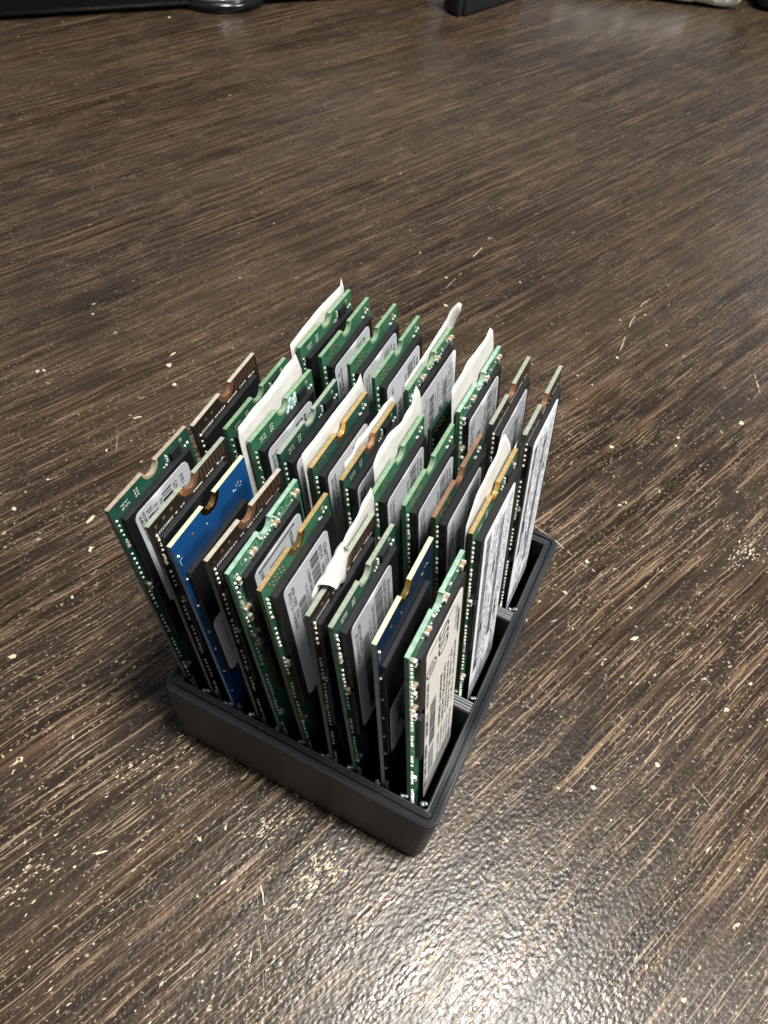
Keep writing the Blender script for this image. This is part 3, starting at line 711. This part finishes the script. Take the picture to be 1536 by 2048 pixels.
obj('glare_patch', rs.mesh('glare_patch', [M['glare']], True), b3)  # pale teal patch that paints the glare beside the notch
# far row
drive(D, 2, 1, (-1.34, 52.16, 81.61, -.07), 'green circuit card at the left end of the far row, paper lining its back', 'green', 'e_green', 'green', group=GC, seed=22,
   paper=P_(prof=[(-1.3, 3), (-1.2, -1.4), (5, -2.0), (11, -2.3), (20.0, -1.9), (20.6, -3.4), (21.3, -.8)], curl=-.1, wave=.4, seed=7))
drive(D, 2, 2, (3.38, 52.16, 81.57, -.26), 'green circuit card with pale edge, second from the left of the far row', 'green', 'e_green', 'plain', labelspec=SM, group=GC, seed=24)
drive(D, 2, 3, (9.56, 52.8, 82.07, -.18), 'olive edged green circuit card third from the left in the far row', 'green', 'e_green', 'plain', labelspec=SM, group=GC, seed=26)
drive(D, 2, 4, (15.35, 52.2, 81.75, -.16), 'olive green circuit card fourth from the left in the far row', 'green', 'e_green', 'plain', labelspec=SM, group=GC, seed=28)
drive(D, 2, 5, (22.68, 52.32, 82.04, -.01), 'green circuit card with long ruled label and paper curled at its top corner', 'green', 'e_green', 'trace', labelspec=(2.6, 21.6, 4.6, 60, 'long', 'label'), group=GC, seed=30,
   paper=P_(prof=[(.2, 1), (1.2, -.5), (10, -.9), (21.8, -2.0), (23.0, -3.0), (24.6, -4.4), (25.2, -3.8), (25.4, 0)], curl=.2, wave=.4, seed=8, cc=(22.4, .05), bottom=46))
drive(D, 2, 6, (28.8, 52.2, 74.2, 0), 'low dark green circuit card half hidden beside the long ruled label', 'dgreen', 'dgreen', 'plain', length=72.0, group=GC, seed=31)
drive(D, 2, 7, (33.67, 52.06, 82.06, .04), 'light green circuit card with tall white paper behind it, far row', 'lgreen', 'e_mint', 'trace', labelspec=SM, group=GC, seed=33,
   paper=P_(prof=[(-.9, 3), (-.6, -5.6), (4.7, -5.9), (14, -5.7), (19.4, -5.8), (20.6, -4.4), (20.9, -1)], curl=-.25, wave=.5, seed=10))
drive(D, 2, 8, (40.25, 52.16, 82.21, -.04), 'black circuit card second from the right end of the far row', 'black', 'e_grey', 'black', notch='copper', labelspec=(2.8, 18.6, 4.8, 60, 'long', 'label'), group=GC, seed=35)
drive(D, 2, 9, (46.9, 52.44, 82.72, .01), 'black circuit card at the right end of the far row, long label outward', 'black', 'e_grey', 'black', notch='copper', labelspec=(2.6, 18.2, 4.6, 64, 'long', 'label'), group=GC, seed=36)

# the curled flap of the loose paper folding over the near row's black card
LEN = 80
fm = MB(); nu_, nv_ = 10, 10
for side in (0, 1):
    for i in range(nu_ + 1):
        f = i / nu_; u = 4.4 + 8.6 * f
        for k in range(nv_ + 1):
            g = k / nv_; ang = g * math.pi * (1.0 - .35 * f)
            rad = 1.0 - .45 * f; drop = (1.0 + 5.2 * math.exp(-((f - .45) / .25) ** 2)) * max(0, g - .68) * 2.3
            xx = -.62 + rad * (1 - math.cos(ang)) * 1.4 + .12 * math.sin(u * 2 + g * 4)
            zz = LEN + 0.9 + 1.0 * math.sin(ang) * rad * .6 - drop + 1.2 * f
            fm.v.append((xx - .09 * side, u + (1.6 * g if f < .9 else .3 * g), zz - .05 * side))
S = (nu_ + 1) * (nv_ + 1)
for s in (0, 1):
    for i in range(nu_):
        for k in range(nv_):
            a = s * S + i * (nv_ + 1) + k; fm.f.append((a, a + nv_ + 1, a + nv_ + 2, a + 1)); fm.m.append(0)
for i in range(nu_):
    a = i * (nv_ + 1) + nv_; fm.f.append((a, a + nv_ + 1, S + a + nv_ + 1, S + a)); fm.m.append(0)
obj('folded_flap', fm.mesh('folded_flap', [M['paper']], True), a7)

# ---------------------------------------------------------------- things at the far edge of the picture
def rbox(name, size, bev, seg, m, parent, disp=0.0, sub=0):
    bm = bmesh.new(); bmesh.ops.create_cube(bm, size=1); bmesh.ops.scale(bm, vec=[s * MM for s in size], verts=bm.verts)
    bmesh.ops.bevel(bm, geom=bm.edges[:], offset=bev * MM, segments=seg, profile=.5, affect='EDGES')
    if sub:
        bmesh.ops.subdivide_edges(bm, edges=bm.edges[:], cuts=sub, use_grid_fill=True)
        from mathutils import noise
        for v in bm.verts:
            q = noise.noise_vector(v.co * 45) * disp * MM; v.co += q
    me = bpy.data.meshes.new(name); bm.to_mesh(me); bm.free(); me.materials.append(m)
    for p in me.polygons: p.use_smooth = True
    return obj(name, me, parent)
def empty(name, x, y, rz, label, cat):
    o = bpy.data.objects.new(name, None); C.objects.link(o); o.location = (x * MM, y * MM, 0); o.rotation_euler = (0, 0, rz); o['label'] = label; o['category'] = cat; return o
ang = math.atan2(446.2 - 272.7, -164.2 + 315.7)
dv = empty('desk_device', -300, 290, ang, 'black glossy desk device with a round rimmed foot at the top left of the table', 'device')
# body: long side on the local x axis, set back to +y
b = rbox('device_body', (420, 160, 90), 6, 3, M['gloss_black'], dv); b.location = (.03, .083, .0455)
ft = MB(); nn = 40
for zz, rr in ((0, 30), (.8, 31.5), (3.5, 32), (5, 31), (5.4, 27), (5.0, 0.2)):
    ft.v += [(rr * math.cos(2 * math.pi * k / nn), rr * math.sin(2 * math.pi * k / nn), zz) for k in range(nn)]
for k in range(5):
    for i in range(nn): ft.f.append((k * nn + i, k * nn + (i + 1) % nn, (k + 1) * nn + (i + 1) % nn, (k + 1) * nn + i)); ft.m.append(0)
f_ = obj('round_foot', ft.mesh('round_foot', [M['gloss_black']], True), dv); f_.location = (.103, .026, 0.0)
tr_ = MB(); nn2 = 8
for k in range(nn):
    a = 2 * math.pi * k / nn
    for j in range(nn2):
        q = 2 * math.pi * j / nn2; tr_.v.append(((28.5 + 1.6 * math.cos(q)) * math.cos(a), (28.5 + 1.6 * math.cos(q)) * math.sin(a), 6.2 + 1.6 * math.sin(q)))
for k in range(nn):
    for j in range(nn2):
        tr_.f.append((k * nn2 + j, ((k + 1) % nn) * nn2 + j, ((k + 1) % nn) * nn2 + (j + 1) % nn2, k * nn2 + (j + 1) % nn2)); tr_.m.append(0)
o = obj('rim', tr_.mesh('rim', [M['chrome']], True), f_)

bk = empty('black_adapter', -115, 452, R(71), 'small black plastic adapter block standing beyond the tray at the top of the table', 'adapter')
b = rbox('adapter_body', (60, 17, 24), 2.0, 3, M['soft_black'], bk); b.location = (.030, .0085, .0121)
b = rbox('adapter_collar', (5, 13, 20), 1.2, 2, M['soft_black'], bk); b.location = (-.0020, .0085, .0105)
pk = empty('foil_packet', 17, 577, R(203), 'crumpled silver and cream packet lying at the top right of the table', 'packet')
b = rbox('packet_body', (95, 60, 16), 3, 2, M['foil'], pk, 1.2, 3); b.location = (.060, -.032, .0095)
b = rbox('packet_end', (34, 62, 15), 3, 2, M['foil_cream'], pk, 1.8, 3); b.location = (-.002, -.033, .0095)
bx_ = empty('black_pouch', 75, 640, R(20), 'black soft pouch behind the crumpled packet at the top right corner', 'pouch')
b = rbox('pouch_body', (90, 60, 30), 8, 3, M['soft_black'], bx_, 1.0, 2); b.location = (0, 0, .0155)
b = rbox('pouch_flap', (88, 30, 3), 1.2, 2, M['soft_black'], bx_); b.location = (0, -.016, .031)
